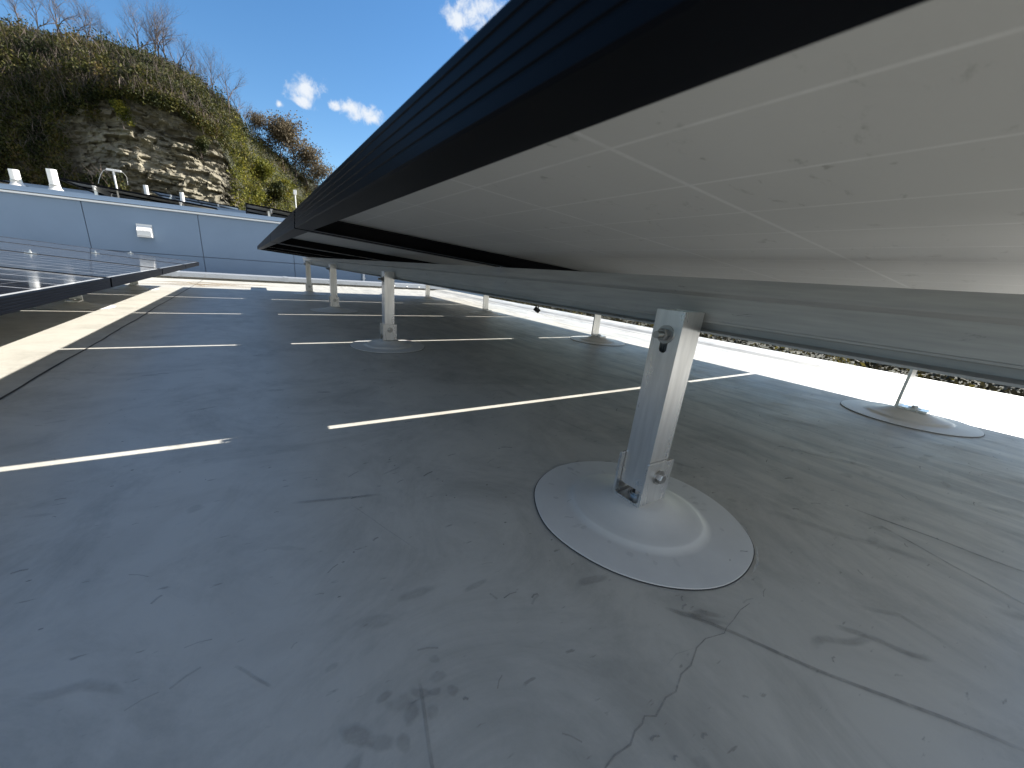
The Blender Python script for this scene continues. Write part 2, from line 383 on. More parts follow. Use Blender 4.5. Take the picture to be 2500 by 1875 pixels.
def wob(p0, p1, n_, amp, fr=3., sd=0):
    out_ = []
    d = Vector(p1) - Vector(p0); nn = Vector((-d.y, d.x)).normalized()
    for i in range(n_ + 1):
        t_ = i / n_; q = Vector(p0) + d * t_ + nn * amp * noise.noise(Vector((t_ * fr, sd, 0))); out_.append((q.x, q.y))
    return out_
D = Decal()
# hairline crack below the near flashing
ck = [(.50, .139), (.478, .139), (.454, .135), (.436, .133), (.425, .130), (.398, .136), (.378, .134), (.353, .125), (.335, .124), (.314, .116), (.30, .117), (.277, .111), (.268, .116), (.261, .113), (.250, .112), (.238, .107), (.22, .108), (.208, .106), (.19, .10)]
D.ribbon(ck, [.0006] * 6 + [.0009] * 13, .85, False, True)
D.ribbon([(.378, .134), (.35, .14), (.32, .135)], .0006, .4)
# long scuffed drag lines
D.ribbon(wob((.40, .176), (.56, -.075), 14, .006, 3, 1), .0030, .75, True, True)
D.ribbon([(.392, .186), (.404, .170), (.425, .148), (.445, .132)], [.002, .006, .006, .002], .65)
D.ribbon([(.405, .168), (.43, .158), (.452, .138)], [.004, .007, .003], .55)
D.ribbon(wob((.93, .18), (.97, -.04), 10, .006, 3, 2), .0035, .75, True, True)
D.ribbon(wob((.905, .115), (.85, -.05), 10, .006, 3, 3), .0028, .6, True, True)
D.ribbon([(.89, .125), (.905, .118), (.90, .105)], .007, .6)
D.ribbon(wob((.56, .075), (.61, .0), 8, .01, 2, 4), .006, .5)
D.ribbon(wob((.50, .075), (.58, .045), 8, .012, 2, 5), .006, .45)
D.ribbon([(.62, .08), (.66, .04), (.65, -.02)], .006, .4)
D.ribbon(wob((.019, .586), (.157, .552), 10, .004, 3, 6), .0042, .5, True, True)
D.ribbon([(-.201, .377), (-.185, .368), (-.16, .366), (-.14, .352), (-.128, .339)], [.003, .006, .007, .005, .002], .28)
D.ribbon(wob((.10, .24), (.075, .13), 10, .003, 2, 7), .0020, .6, True, True)
D.ribbon(wob((.16, .40), (.10, .55), 10, .004, 2, 8), .0008, .35)
D.ribbon(wob((-.02, .29), (-.05, .33), 6, .003, 2, 8), .002, .4)
# paw or boot print cluster at the bottom of the picture
for (px, py, a_, b_) in ((.077, .226, .012, .007), (.083, .214, .006, .010), (.096, .226, .010, .005), (.116, .232, .009, .005), (.108, .221, .006, .004), (.10, .206, .006, .006), (.123, .214, .005, .006),
                         (.038, .218, .014, .008), (.055, .204, .010, .007), (.028, .198, .012, .006), (.07, .196, .006, .008), (.12, .25, .006, .004), (.066, .238, .008, .004)):
    D.blob(px, py, a_ * 1.15, b_ * 1.1, random.uniform(-.8, .8), random.uniform(.25, .5))
# short nicks and smears everywhere
for i in range(420):
    x = random.uniform(-.5, 2.0); y = random.uniform(.0, 4.5) * random.random() + .05
    l_ = random.uniform(.004, .022) * (1 + y * .4); an = random.gauss(.15, .5)
    D.ribbon([(x, y), (x + l_ * .5 * math.cos(an), y + l_ * .5 * math.sin(an) + .0015), (x + l_ * math.cos(an), y + l_ * math.sin(an))], random.uniform(.0005, .0018) * (1 + y * .3), random.uniform(.35, .9), False)
for i in range(90):
    x = random.uniform(-.5, 1.9); y = random.uniform(.02, 3.5) * random.random() + .05
    D.blob(x, y, random.uniform(.006, .03), random.uniform(.003, .012), random.uniform(-.6, .6), random.uniform(.12, .4))
for i in range(70):
    x = random.uniform(-.3, .5); y = random.uniform(.3, 1.3)
    D.blob(x, y, random.uniform(.001, .003), random.uniform(.001, .002), 0, .95, 8)
# wash streaks on the right
for i in range(46):
    x = random.uniform(.65, 1.9); y = random.uniform(-.1, 1.2); l_ = random.uniform(.1, .45)
    D.ribbon(wob((x, y), (x + l_ * .25, y - l_ * .5), 8, .02, 2, i), random.uniform(.004, .02), random.uniform(.10, .35))
D.build('dirt_marks', M['dirt'], roof)['kind'] = 'stuff'
D2 = Decal()
for i in range(26):
    D2.ribbon(wob((random.uniform(-1.1, -.3), random.uniform(5.0, 5.9)), (random.uniform(-.5, .4), random.uniform(5.0, 5.9)), 8, .05, 3, i), random.uniform(.012, .05), random.uniform(.3, .75))
for i in range(40):
    x = random.uniform(2.15, 2.6); y = random.uniform(.1, 5.5)
    D2.ribbon(wob((x, y), (x + random.uniform(-.1, .1), y - random.uniform(.1, .5)), 6, .02, 2, i), random.uniform(.004, .016), random.uniform(.15, .5))
D2.build('water_stains', M['rust'], roof)['kind'] = 'stuff'

# far kerb with metal coping in lengths
bm = B(); prism_x(bm, [(YE, 0.001), (YE + .05, .0), (YE + .05, .05), (YE + .24, .05), (YE + .24, -.3), (YE + .24, -.3)][:4] + [(YE + .24, .001)], -9, XE)
kerb = tag(obj('roof_kerb', bm, M['roof']), 'low white kerb with grey metal coping along the far end of the roof', 'kerb')
xs_ = [-9, -6.2, -3.5, -.83, .42, 2.93]
for a_, b_ in zip(xs_[:-1], xs_[1:]):
    bm = B(); prism_x(bm, [(YE - .012, .028), (YE - .008, .078), (YE + .25, .084), (YE + .26, .02), (YE + .25, .02), (YE + .242, .074), (YE, .070), (YE - .004, .028)], a_ + .003, b_ - .003)
    obj('coping', bm, M['coping'], kerb)
    bm = B(); prism_x(bm, [(YE - .016, .024), (YE - .012, .082), (YE + .252, .088), (YE + .252, .085), (YE - .009, .0795), (YE - .0125, .024)], b_ - .03, b_ + .03)
    obj('joint_cover', bm, M['coping'], kerb)
bm = B()
for i in range(24): cyl(bm, (-2 + i * .21 + random.uniform(-.03, .03), YE - .016, .045), (-2 + i * .21, YE - .006, .045), .004, n=8)
obj('screw_heads', bm, M['bolt'], kerb)

# ------------------------------------------------------------------ solar arrays
TH = math.atan(.077)
ROT = Matrix.Rotation(TH, 4, 'Y')                 # local +x runs down the slope
def panel_tree(label, group, x, y, z):
    """origin at the high top corner, local x down slope, local y along the row, z normal"""
    r = empty('solar_panel', (x, y, z), label, 'solar panel', group); r.rotation_euler = (0, TH, 0)
    L = LP / math.cos(TH)
    def member(prof_pts): pass
    # frame: four mitred extrusions as one mesh; ridged outer face, deep flange below
    def prof_pts():      # (inward distance, height) outline
        o_ = [(0.0008, 0), (0, -.0015)]
        for k in range(4):
            zc = -.0065 - k * .0065
            o_ += [(0, zc + .0012), (.0006, zc + .0006), (.0006, zc - .0006), (0, zc - .0012)]
        o_ += [(0, -FR + .0012), (.0012, -FR), (.0285, -FR), (.0295, -FR + .0008), (.0295, -FR + .0022), (.0022, -FR + .0022), (.0022, -.0085), (.009, -.0085), (.009, 0)]
        return o_
    bm = B(); P_ = prof_pts(); rings = []
    for cx, cy, sx, sy in ((0, 0, 1, 1), (L, 0, -1, 1), (L, W_, -1, -1), (0, W_, 1, -1)):
        rings.append([bm.verts.new((cx + sx * d, cy + sy * d, h)) for d, h in P_])
    for k in range(4):
        a_, b_ = rings[k], rings[(k + 1) % 4]
        for i in range(len(P_)):
            j = (i + 1) % len(P_); bm.faces.new((a_[i], b_[i], b_[j], a_[j]))
    obj('frame', bm, M['frame'], r)
    bm = B(); vs = [bm.verts.new((x_, y_, -.0015)) for x_, y_ in ((.0088, .0088), (L - .0088, .0088), (L - .0088, W_ - .0088), (.0088, W_ - .0088))]; bm.faces.new(vs)
    obj('glass_cells', bm, M['cells'], r)
    bm = B(); vs = [bm.verts.new((x_, y_, -.0068)) for x_, y_ in ((.0024, .0024), (.0024, W_ - .0024), (L - .0024, W_ - .0024), (L - .0024, .0024))]; bm.faces.new(vs)
    obj('backsheet', bm, M['back'], r)
    # junction box at the middle of the underside, close to the far rail
    bm = B(); bx(bm, L * .5 - .03, L * .5 + .03, W_ / 2 - .05, W_ / 2 + .05, -.024, -.0069, .003); obj('junction_box', bm, M['black'], r)
    return r
proto = None
def rail_obj(x, ztop, y0, y1, label, group):
    H = .0775; Wd = .040; ks = H / .080
    pr_ = [(0, 0), (0, -.018), (.0006, -.0205), (.0070, -.0262), (.0070, -.0590), (.0060, -.0596), (.0060, -.0622), (.0170, -.0636), (.0170, -.0722), (0, -.0748), (0, -H), (Wd, -H), (Wd, -.074), (.028, -.073), (.028, -.026), (Wd, -.02), (Wd, 0), (.026, 0), (.026, -.010), (.014, -.010), (.014, 0)]
    bm = B(); prism_y(bm, [(px, pz * ks) for px, pz in pr_], 0, y1 - y0)
    o = obj('mounting_rail', bm, M['rail'], None, loc=(x, y0, ztop)); return tag(o, label, 'rail', group)
def hexbolt(bm, c, d, r=.009, h=.007, washer=True):
    c, d = Vector(c), Vector(d)
    if washer: cyl(bm, c, c + d * .0022, r * 1.45, n=24); c = c + d * .0022
    cyl(bm, c, c + d * h * .85, r, n=6); cyl(bm, c + d * h * .85, c + d * h, r, r * .82, n=6)
    return c + d * h
def lathe(bm, prof_, seg=96, wobf=None):
    rings = []
    for r_, z_ in prof_:
        ring = []
        for i in range(seg):
            a_ = 2 * PI * i / seg; k = wobf(a_, r_) if wobf else 1
            ring.append(bm.verts.new((r_ * k * math.cos(a_), r_ * k * math.sin(a_), z_)))
        rings.append(ring)
    for a_, b_ in zip(rings[:-1], rings[1:]):
        for i in range(seg):
            j = (i + 1) % seg; bm.faces.new((a_[i], a_[j], b_[j], b_[i]))
    bm.faces.new(rings[-1]); return bm
def flashing(parent, sd=0.):
    wf = lambda a_, r_: 1 + (.012 * noise.noise(Vector((math.cos(a_) * 2, math.sin(a_) * 2, sd))) if r_ > .1 else 0) + (.05 * noise.noise(Vector((math.cos(a_) * 1.1, math.sin(a_) * 1.1, sd + 5))) if .08 < r_ < .13 else 0)
    f = obj('flashing_disc', lathe(B(), [(.1722, .0016), (.1718, .0034), (.164, .0042), (.118, .0048), (.1085, .0058), (.1045, .0092), (.1005, .0108), (.090, .0122), (.072, .0165), (.056, .0225), (.046, .0272), (.038, .0292), (.02, .0296)], 96, wf), M['patch'], parent, True)
    o = obj('sealant_line', lathe(B(), [(.1735, .0011), (.1735, .0019), (.1700, .0019)], 96, wf), M['lip'], parent)
    return f
def post_tree(x, y, label, group, ztop=.338):
    """tall post; origin under the middle of the tube"""
    r = empty('support_post', (x, y, 0), label, 'post', group)
    flashing(r, y)
    t_ = .0225
    # U bracket: plates on the -Y and +Y faces, base plate, open towards -X
    bm = B(); X0, X1 = -.032, .032; Yo, Yi = .0275, .0232
    pr_ = [(-Yo, .106), (-Yi, .106), (-Yi, .0365), (-.018, .0338), (.018, .0338), (Yi, .0365), (Yi, .106), (Yo, .106), (Yo, .0335), (.0245, .0298), (-.0245, .0298), (-Yo, .0335)]
    prism_x(bm, pr_, X0, X1); bmesh.ops.bevel(bm, geom=[e_ for e_ in bm.edges if abs(e_.verts[0].co.z - e_.verts[1].co.z) < 1e-5 and e_.verts[0].co.z > .1], offset=.0006, segments=1, affect='EDGES')
    obj('bracket', bm, M['alu'], r)
    # square tube, hollow, cut through by a slot near the top of its -X face
    bm = B(); o_ = t_; i_ = t_ - .003; xo = .0
    zs0 = .052
    outer = [(-o_, -o_), (o_, -o_), (o_, o_), (-o_, o_)]; inner = [(-i_, -i_), (i_, -i_), (i_, i_), (-i_, i_)]
    # the -X face gets a slot: build it as a ring of quads round an oval
    def vv(p_, z_): return bm.verts.new((p_[0] + xo, p_[1], z_))
    ob = [vv(p_, zs0) for p_ in outer]; ot = [vv(p_, ztop) for p_ in outer]; ib = [vv(p_, zs0) for p_ in inner]; it = [vv(p_, ztop) for p_ in inner]
    for k in (0, 1, 2): j = (k + 1) % 4; bm.faces.new((ob[k], ob[j], ot[j], ot[k]))
    zc = ztop - .046; sl = []; seg = 20; sw, sh = .0062, .0150
    for k in range(seg):
        a_ = 2 * PI * (k + .5) / seg; cy_, cz_ = math.cos(a_), math.sin(a_)
        sl.append(bm.verts.new((-o_, sw * cy_, zc + (sh - sw) * (1 if cz_ > 0 else -1) + sw * cz_)))
    si = [bm.verts.new((-i_, v.co.y, v.co.z)) for v in sl]
    for k in range(seg): j = (k + 1) % seg; bm.faces.new((sl[k], sl[j], si[j], si[k]))
    # four corner fans
    zA, zB = zc - .03, zc + .03
    yl, yr = -o_, o_
    q = [bm.verts.new((-o_, yr, zB)), bm.verts.new((-o_, yl, zB)), bm.verts.new((-o_, yl, zA)), bm.verts.new((-o_, yr, zA))]
    quarter = seg // 4
    for c_ in range(4):
        st_ = c_ * quarter
        for k in range(quarter - 1): bm.faces.new((q[c_], sl[st_ + k], sl[st_ + k + 1]))
        nx = (c_ + 1) % 4; bm.faces.new((q[c_], sl[st_ + quarter - 1], sl[(st_ + quarter) % seg], q[nx]))
    bm.faces.new((ot[3], q[0], q[1], ot[0])); bm.faces.new((q[3], ob[3], ob[0], q[2]))
    for k in range(4):
        j = (k + 1) % 4
        bm.faces.new((ot[k], ot[j], it[j], it[k])); bm.faces.new((ob[k], ob[j], ib[j], ib[k]))
        if k != 3: bm.faces.new((ib[k], ib[j], it[j], it[k]))
    obj('tube', bm, M['alu'], r)
    # bolts
    bm = B(); e1 = hexbolt(bm, (-t_, 0, zc + .012), (-1, 0, 0), .0090, .0085); cyl(bm, e1, e1 + Vector((-.012, 0, 0)), .0046, n=16)
    for k in range(5): cyl(bm, e1 + Vector((-.002 - k * .0022, 0, 0)), e1 + Vector((-.0030 - k * .0022, 0, 0)), .0051, n=16)
    obj('top_bolt', bm, M['bolt'], r, False)
    bm = B(); hexbolt(bm, (.0, -Yo, .080), (0, -1, 0), .0085, .0075); obj('bracket_bolt', bm, M['bolt'], r); bm = B(); hexbolt(bm, (.0, Yo, .080), (0, 1, 0), .0085, .0075); obj('bracket_bolt', bm, M['bolt'], r)
    bm = B(); cyl(bm, (0, 0, .0338), (0, 0, .0362), .0165, n=24); cyl(bm, (0, 0, .0362), (0, 0, .0385), .0135, n=24); cyl(bm, (0, 0, .0385), (0, 0, .046), .0090, n=6); obj('anchor_bolt', bm, M['bolt'], r)
    return r
def foot_tree(x, y, label, group, ztop=.205):
    r = empty('rail_foot', (x, y, 0), label, 'bracket', group)
    flashing(r, y + 20)
    bm = B(); pr_ = [(.034, ztop), (.026, ztop), (.026, .0385), (.022, .0370), (-.045, .0370), (-.045, .0298), (.030, .0298), (.034, .034)]
    prism_x(bm, pr_, -.028, .028); bmesh.ops.bevel(bm, geom=[e_ for e_ in bm.edges if e_.calc_length() > .04], offset=.0006, segments=1, affect='EDGES')
    obj('angle_bracket', bm, M['alu'], r)
    bm = B(); cyl(bm, (0, -.010, .0370), (0, -.010, .0392), .0155, n=24); cyl(bm, (0, -.010, .0392), (0, -.010, .0455), .0088, n=6); obj('anchor_bolt', bm, M['bolt'], r)
    return r
def clamp(x, y, z, label, group, end=False):
    bm = B(); hw = .0075
    bx(bm, -.02, .02, -hw, hw, .0006, .0040, .0006); bx(bm, -.012, .016, -.0092, .0092, -FR - .004, -.001)
    cyl(bm, (0, 0, .004), (0, 0, .0058), .0065, n=16); cyl(bm, (0, 0, .0058), (0, 0, .0110), .0050, n=6); cyl(bm, (0, 0, .0110), (0, 0, .0170), .0027, n=10)
    # foot that grips the rail slot below the frames
    bx(bm, -.019, .019, -.016, .016, -FR - .0045, -FR - .0008, .0006)
    o = obj('panel_clamp', bm, M['alu']); o.location = (x, y, z); o.rotation_euler = (0, TH, 0)
    return tag(o, label, 'clamp', group)

XH, ZH = .084, .4580                       # high top edge of the near row
def plane_z(x, xh=XH, zh=ZH): return zh - math.tan(TH) * (x - xh)
Y0 = 4.92
ordin = ['nearest', 'second', 'third', 'fourth', 'fifth', 'sixth']
first = None
near_labels = {0: 'farthest panel of the overhead row on the right, its corner pointing at the grey wall',
               1: 'panel of the overhead row, next after the farthest one', 2: 'panel of the overhead row seen edge-on beyond the open joint',
               3: 'panel just beyond the bright vertical joint in the overhead black frame',
               4: 'big nearest solar panel overhead, pale gridded underside and black frame filling the upper right',
               5: 'panel of the overhead row right beside the camera', 6: 'panel of the overhead row behind the camera'}
TILT = -.0022                                # the rows fall very slightly away from the camera
def row(xh, zh, y_start, n_, labels, group, dy=-1, tilt=0.):
    global first
    out_ = []
    for k in range(n_):
        y = y_start + dy * (k * PITCH) - (W_ + .008 if dy < 0 else -.008)
        if first is None: first = panel_tree(labels(k), group, xh, y, zh); p_ = first
        else:
            p_ = copy_tree(first); p_.location = (xh, y, zh); p_['label'] = labels(k); p_['group'] = group
        p_.location.z = zh + tilt * y; p_.rotation_euler.x = tilt
        out_.append(p_)
    return out_
row(XH, ZH, Y0, 5, lambda k: near_labels[k], 'solar panels of the overhead row', -1, TILT)
X_R1, X_R2 = .553, 1.812
def rail_top(x, xh=XH, zh=ZH): return plane_z(x + .02, xh, zh) - FR / math.cos(TH) - .0006
def tilt_rail(o): o.rotation_euler.x = TILT; o.location.z += TILT * o.location.y; return o
tilt_rail(rail_obj(X_R1, rail_top(X_R1), -.32, 5.30, 'long grooved grey rail under the overhead panels, bolted to the tall posts', 'rails of the overhead row'))
tilt_rail(rail_obj(X_R2, rail_top(X_R2), -.25, 5.05, 'rear rail under the low side of the overhead panels, mostly hidden', 'rails of the overhead row'))
G_P = 'tall square posts under the overhead row'
pl = ['nearest tall square aluminium post on its round white flashing', 'second tall post along the rail, mid distance', 'third tall post along the rail', 'farthest tall post at the end of the rail']
pp = None
for k, (x, y) in enumerate(((.5300, .340), (.533, 1.775), (.528, 3.15), (.524, 4.60))):
    if pp is None: pp = post_tree(x, y, pl[0], G_P)
    else: q = copy_tree(pp); q.location = (x, y, 0); q['label'] = pl[k]
D3 = Decal()
for a0, a1, dr, st in ((-1.9, -1.45, .174, .5), (-1.4, -.95, .178, .45), (-2.5, -2.1, .176, .3), (-.8, -.62, .176, .5), (.2, .5, .172, .4)):
    D3.ribbon([(.53 + (dr + .003 * noise.noise(Vector((q * 9, a0, 0)))) * math.cos(a0 + (a1 - a0) * q / 10), .34 + (dr + .003 * noise.noise(Vector((q * 9, a0, 4)))) * math.sin(a0 + (a1 - a0) * q / 10)) for q in range(11)], .0018, st, True, True)
D3.build('sealant_smears', fade_mat('pale_sealant', (.75, .74, .70)), roof)['kind'] = 'stuff'
D4 = Decal()
for x0, y0, x1, y1, w0, st in ((-.135, .03, -.118, .024, .0007, .9), (.055, -.145, .068, -.150, .0010, .9), (-.05, .075, -.02, .060, .0022, .5), (.02, -.15, .021, -.147, .0014, .8), (-.10, .06, -.085, .066, .0006, .6), (-.11, .01, -.102, .008, .0006, .5), (.11, .06, .118, .052, .0012, .8)):
    D4.ribbon(wob((x0, y0), (x1, y1), 5, .002, 2, x0), w0, st, True, True)
for i in range(26):
    an = random.uniform(0, 6.28); rr = random.uniform(.115, .16); D4.blob(rr * math.cos(an), rr * math.sin(an), random.uniform(.003, .012), random.uniform(.002, .006), an, random.uniform(.08, .25))
D4.v = [(a_, b_, c_ + .0052) for a_, b_, c_ in D4.v]
D4.build('scuff_marks', M['dirt'], pp)['kind'] = 'stuff'
G_F = 'low angle feet under the far side of the overhead row'
fl = ['nearest low angle foot at the right, on a white flashing beside the sunlit strip', 'second low foot, between the near post and the black clip', 'third low foot, just right of the second tall post', 'farthest low foot, close to the second tall post']
ff = None
for k, (x, y) in enumerate(((1.925, .315), (1.895, 1.74), (1.862, 3.10), (1.838, 4.46))):
    if ff is None: ff = foot_tree(x, y, fl[0], G_F)
    else: q = copy_tree(ff); q.location = (x, y, 0); q['label'] = fl[k]
# clamps of the near row, at every joint on both rails
cl = None; nC = 0
names_c = ['at the end of the row', 'at the first joint from the far end', 'at the second joint from the far end', 'at the third joint from the far end', 'at the bright joint in the black frame', 'beside the camera']
for k in range(5):
    y = Y0 - k * PITCH + .0015 + (.002 if k == 0 else 0)
    for x, nm in ((X_R1 + .026, 'front'), (X_R2 + .026, 'rear')):
        lb = f'small panel clamp on the {nm} rail {names_c[k]}'
        if cl is None: cl = clamp(x, y, plane_z(x) + TILT * y, lb, 'clamps of the overhead row')
        else: q = cl.copy(); C.objects.link(q); q.location = (x, y, plane_z(x) + TILT * y); q['label'] = lb
# black cable clip hanging below the rear rail
bm = B(); bx(bm, -.02, .02, -.014, .014, -.032, 0, .003)
for v in bm.verts: v.co = Matrix.Rotation(R(28), 3, 'Y') @ Matrix.Rotation(R(20), 3, 'X') @ v.co
cyl(bm, (0, 0, -.005), (0, .0, .03), .004, n=8)
o = obj('cable_clip', bm, M['black']); o.location = (X_R2, 2.28, rail_top(X_R2) - .100 + .022); o.location.z = .145
tag(o, 'small black clip hanging under the rear rail', 'clip')

# left row: low edge towards us
XH2 = -.440 - LP * math.cos(0) + .0; ZH2 = .247 + math.tan(TH) * LP
ll = {0: 'farthest panel of the left row, its tip against the grey wall', 1: 'second panel from the far tip of the left row', 2: 'third panel from the far tip of the left row',
      3: 'left row panel with two white pipe reflections in its glass', 4: 'nearest visible panel of the left row at the picture edge', 5: 'panel of the left row beside the camera'}
row(XH2, ZH2, 4.95, 6, lambda k: ll[k], 'solar panels of the left row')
for x, nm in ((-.96, 'front'), (-2.30, 'rear')):
    zt = rail_top(x, XH2, ZH2)
    rail_obj(x, zt, -1.6, 5.05, f'{nm} rail below the left row of panels', 'rails of the left row')
lf = ['foot under the left row nearest the picture edge', 'foot under the left row, next one away', 'foot under the left row just before its far tip']
for k, y in enumerate((1.72, 3.13, 4.52)):
    q = copy_tree(ff); q.location = (-.895, y, 0); q['label'] = 'low angle ' + lf[k] ; q['group'] = 'feet of the left row'
for k, y in enumerate((1.72, 3.13, 4.52)):
    q = copy_tree(pp); q.location = (-2.325, y, 0); q['label'] = ['tall post in the shade under the left row, nearest one', 'tall post in the shade under the left row, middle one', 'tall post in the shade under the left row, far one'][k]; q['group'] = 'posts of the left row'
cn = ['small clamp at the tip of the left row glass', 'small clamp standing on the first joint of the left row', 'small clamp standing on the second joint of the left row', 'small clamp on the third joint of the left row']
for k in range(4):
    y = 4.95 - k * PITCH; q = cl.copy(); C.objects.link(q); q.location = (-.955, y + .002, plane_z(-.955, XH2, ZH2)); q['label'] = cn[k]; q['group'] = 'clamps of the left row'; q.scale = (1, 1, 1)

# ------------------------------------------------------------------ neighbouring building
YW = 7.0
nb = empty('neighbouring_building', (0, YW, -6.4), 'building clad in blue grey metal panels behind the roof, white line under its parapet', 'building')
def sub(name, bm, m, par=nb, smooth=False):
    o = obj(name, bm, m, par, smooth)
    wl = Vector(par.location); o.location = -wl
    return o
# wall as separate cassette panels with dark joints behind
bm = B(); bx(bm, -14, 4.2, YW + .02, YW + .3, -6.45, .80); sub('wall_backing', bm, M['joint'])
xj = [-9.45, -8.28, -7.12, -5.95, -4.78, -3.61, -2.88, -1.722, -.560, .605, 1.64, 2.9, 4.2]
zrows = [(-6.4, -5.3), (-5.29, -4.2), (-4.19, -3.1), (-3.09, -2.0), (-1.99, -.88), (-.87, .264), (.271, .822)]
bm = B()
for a_, b_ in zip(xj[:-1], xj[1:]):
    for z0, z1 in zrows: bx(bm, a_ + .0035, b_ - .0035, YW, YW + .03, z0, z1, .003)
sub('wall_cladding', bm, M['wall'])
bm = B(); prism_x(bm, [(YW - .035, .824), (YW - .035, .845), (YW + .25, .852), (YW + .25, .826)], -14, 4.2); sub('white_drip_edge', bm, M['whitetrim'])
bm = B(); prism_x(bm, [(YW - .012, .855), (YW - .005, .910), (YW + .28, .916), (YW + .29, .855)], -14, 4.2); sub('parapet_coping', bm, M['wall'])
bm = B(); prism_x(bm, [(YW + .25, .80), (YW + .25, .87), (13.6, 1.12), (13.6, .8)], -14, 4.2); sub('roof_slab', bm, M['roof'])
bm = B(); bx(bm, -14, 4.2, YW + .301, 13.6, -6.44, .799); sub('side_walls', bm, M['wall'])
# wall vent hood
bm = B()
v = [(0, 0, 0), (.150, 0, 0), (.150, 0, .150), (0, 0, .150), (0, -.085, .01), (.150, -.085, .01), (.150, -.085, .075), (0, -.085, .075)]
vs = [bm.verts.new(q) for q in v]
for f in ((0, 1, 2, 3), (4, 5, 6, 7), (0, 1, 5, 4), (3, 2, 6, 7), (0, 3, 7, 4), (1, 2, 6, 5)): bm.faces.new([vs[i] for i in f])
bmesh.ops.bevel(bm, geom=bm.edges[:], offset=.003, segments=1, affect='EDGES')
bx(bm, -.006, .156, -.004, .0, -.006, .156); bx(bm, 0, .15, -.088, -.006, -.004, .006)
o = obj('vent_hood', bm, M['white']); o.location = (-1.232, YW - .001, .470)
tag(o, 'white metal vent hood on the blue grey wall', 'vent')
bm = B(); bx(bm, 1.655, 1.685, YW - .045, YW - .002, -6.3, .80, .004); bx(bm, 1.645, 1.695, YW - .05, YW - .002, .10, .115)
tag(obj('downpipe', bm, M['white']), 'white downpipe on the grey wall glimpsed under the rail', 'pipe')

# further building with the same cladding
fb = empty('far_building', (0, 15, -6.4), 'pale blue parapet of the farther roof behind the white pipes', 'building')
YF = 15.0; k = (YF - 0) / 12
zt = 1.60
bm = B(); bx(bm, -20, 6, YF, YF + 9, -6.45, zt - .155); sub('wall', bm, M['wall'], fb)
bm = B(); bx(bm, -20.02, 6.02, YF - .05, YF + 9.02, zt - .154, zt - .131); sub('white_drip_edge', bm, M['whitetrim'], fb)
bm = B(); bx(bm, -20.01, 6.01, YF - .01, YF + 9.01, zt - .130, zt); sub('parapet_coping', bm, M['wall'], fb)

# solar rows on the neighbouring roof
XN = -2.84; ZN = 1.405
nl = ['panel at the near end of the dark row on the neighbouring roof behind the mast', 'second panel of the dark row on the neighbouring roof', 'third panel of that dark row on the neighbouring roof']
row(XN, ZN, 10.55, 3, lambda k: nl[k], 'solar panels on the neighbouring roof', 1)
nl2 = ['panel at the near end of the small row left of the tall thin pole', 'second panel of the small row left of the tall thin pole']
row(XN + 2.88, ZN, 10.55, 3, lambda k: (nl2 + ['third panel of the small row left of the tall thin pole'])[k], 'solar panels on the neighbouring roof', 1)
nl3 = ['near end panel of the row whose tip shows left of the white pipes', 'second panel of the row at the far left of the neighbouring roof']
row(XN - 2.88, ZN, 10.55, 2, lambda k: nl3[k], 'solar panels on the neighbouring roof', 1)
for dx, nm in ((0, 'middle'), (2.88, 'right hand'), (-2.88, 'left hand')):
    for xr, f_ in ((X_R1 - XH, 'front'), (X_R2 - XH, 'rear')):
        x = XN + dx + xr; rail_obj(x, rail_top(x, XN + dx, ZN), 10.45, 13.6 if dx >= 0 else 12.6, f'{f_} rail of the {nm} row on the neighbouring roof', 'rails on the neighbouring roof')
    zb = ZN - .4565 + .0
    for j, y in enumerate((10.75, 12.2)):
        q = copy_tree(pp); q.location = (XN + dx + X_R1 - XH - .0225, y, zb + .02); q['label'] = f'{"near" if j == 0 else "far"} tall post under the {nm} row on the neighbouring roof'; q['group'] = 'posts on the neighbouring roof'
        q = copy_tree(ff); q.location = (XN + dx + X_R2 - XH + .07, y, zb + .02); q['label'] = f'{"near" if j == 0 else "far"} low foot under the {nm} row on the neighbouring roof'; q['group'] = 'feet on the neighbouring roof'
# plinths hidden under those feet are not needed: the slab rises to meet them
# row on the far building
nl4 = ['thin dark solar panel row end on the farther roof, beyond the small white pipes', 'next panel on the farther roof']
row(-2.50, 2.048, 17.2, 2, lambda k: nl4[k], 'solar panels on the farther roof', 1)
for xr, f_ in ((X_R1 - XH, 'front'), (X_R2 - XH, 'rear')):
    rail_obj(-2.50 + xr, rail_top(-2.50 + xr, -2.50, 2.048), 17.1, 19.4, f'{f_} rail of the row on the farther roof', 'rails on the farther roof')
for j, y in enumerate((17.4, 18.8)):
    q = copy_tree(pp); q.location = (-2.50 + X_R1 - XH - .0225, y, 1.59); q['label'] = f'{"near" if j == 0 else "far"} tall post under the row on the farther roof'; q['group'] = 'posts on the farther roof'
    q = copy_tree(ff); q.location = (-2.50 + X_R2 - XH + .07, y, 1.59); q['label'] = f'{"near" if j == 0 else "far"} low foot under the row on the farther roof'; q['group'] = 'feet on the farther roof'

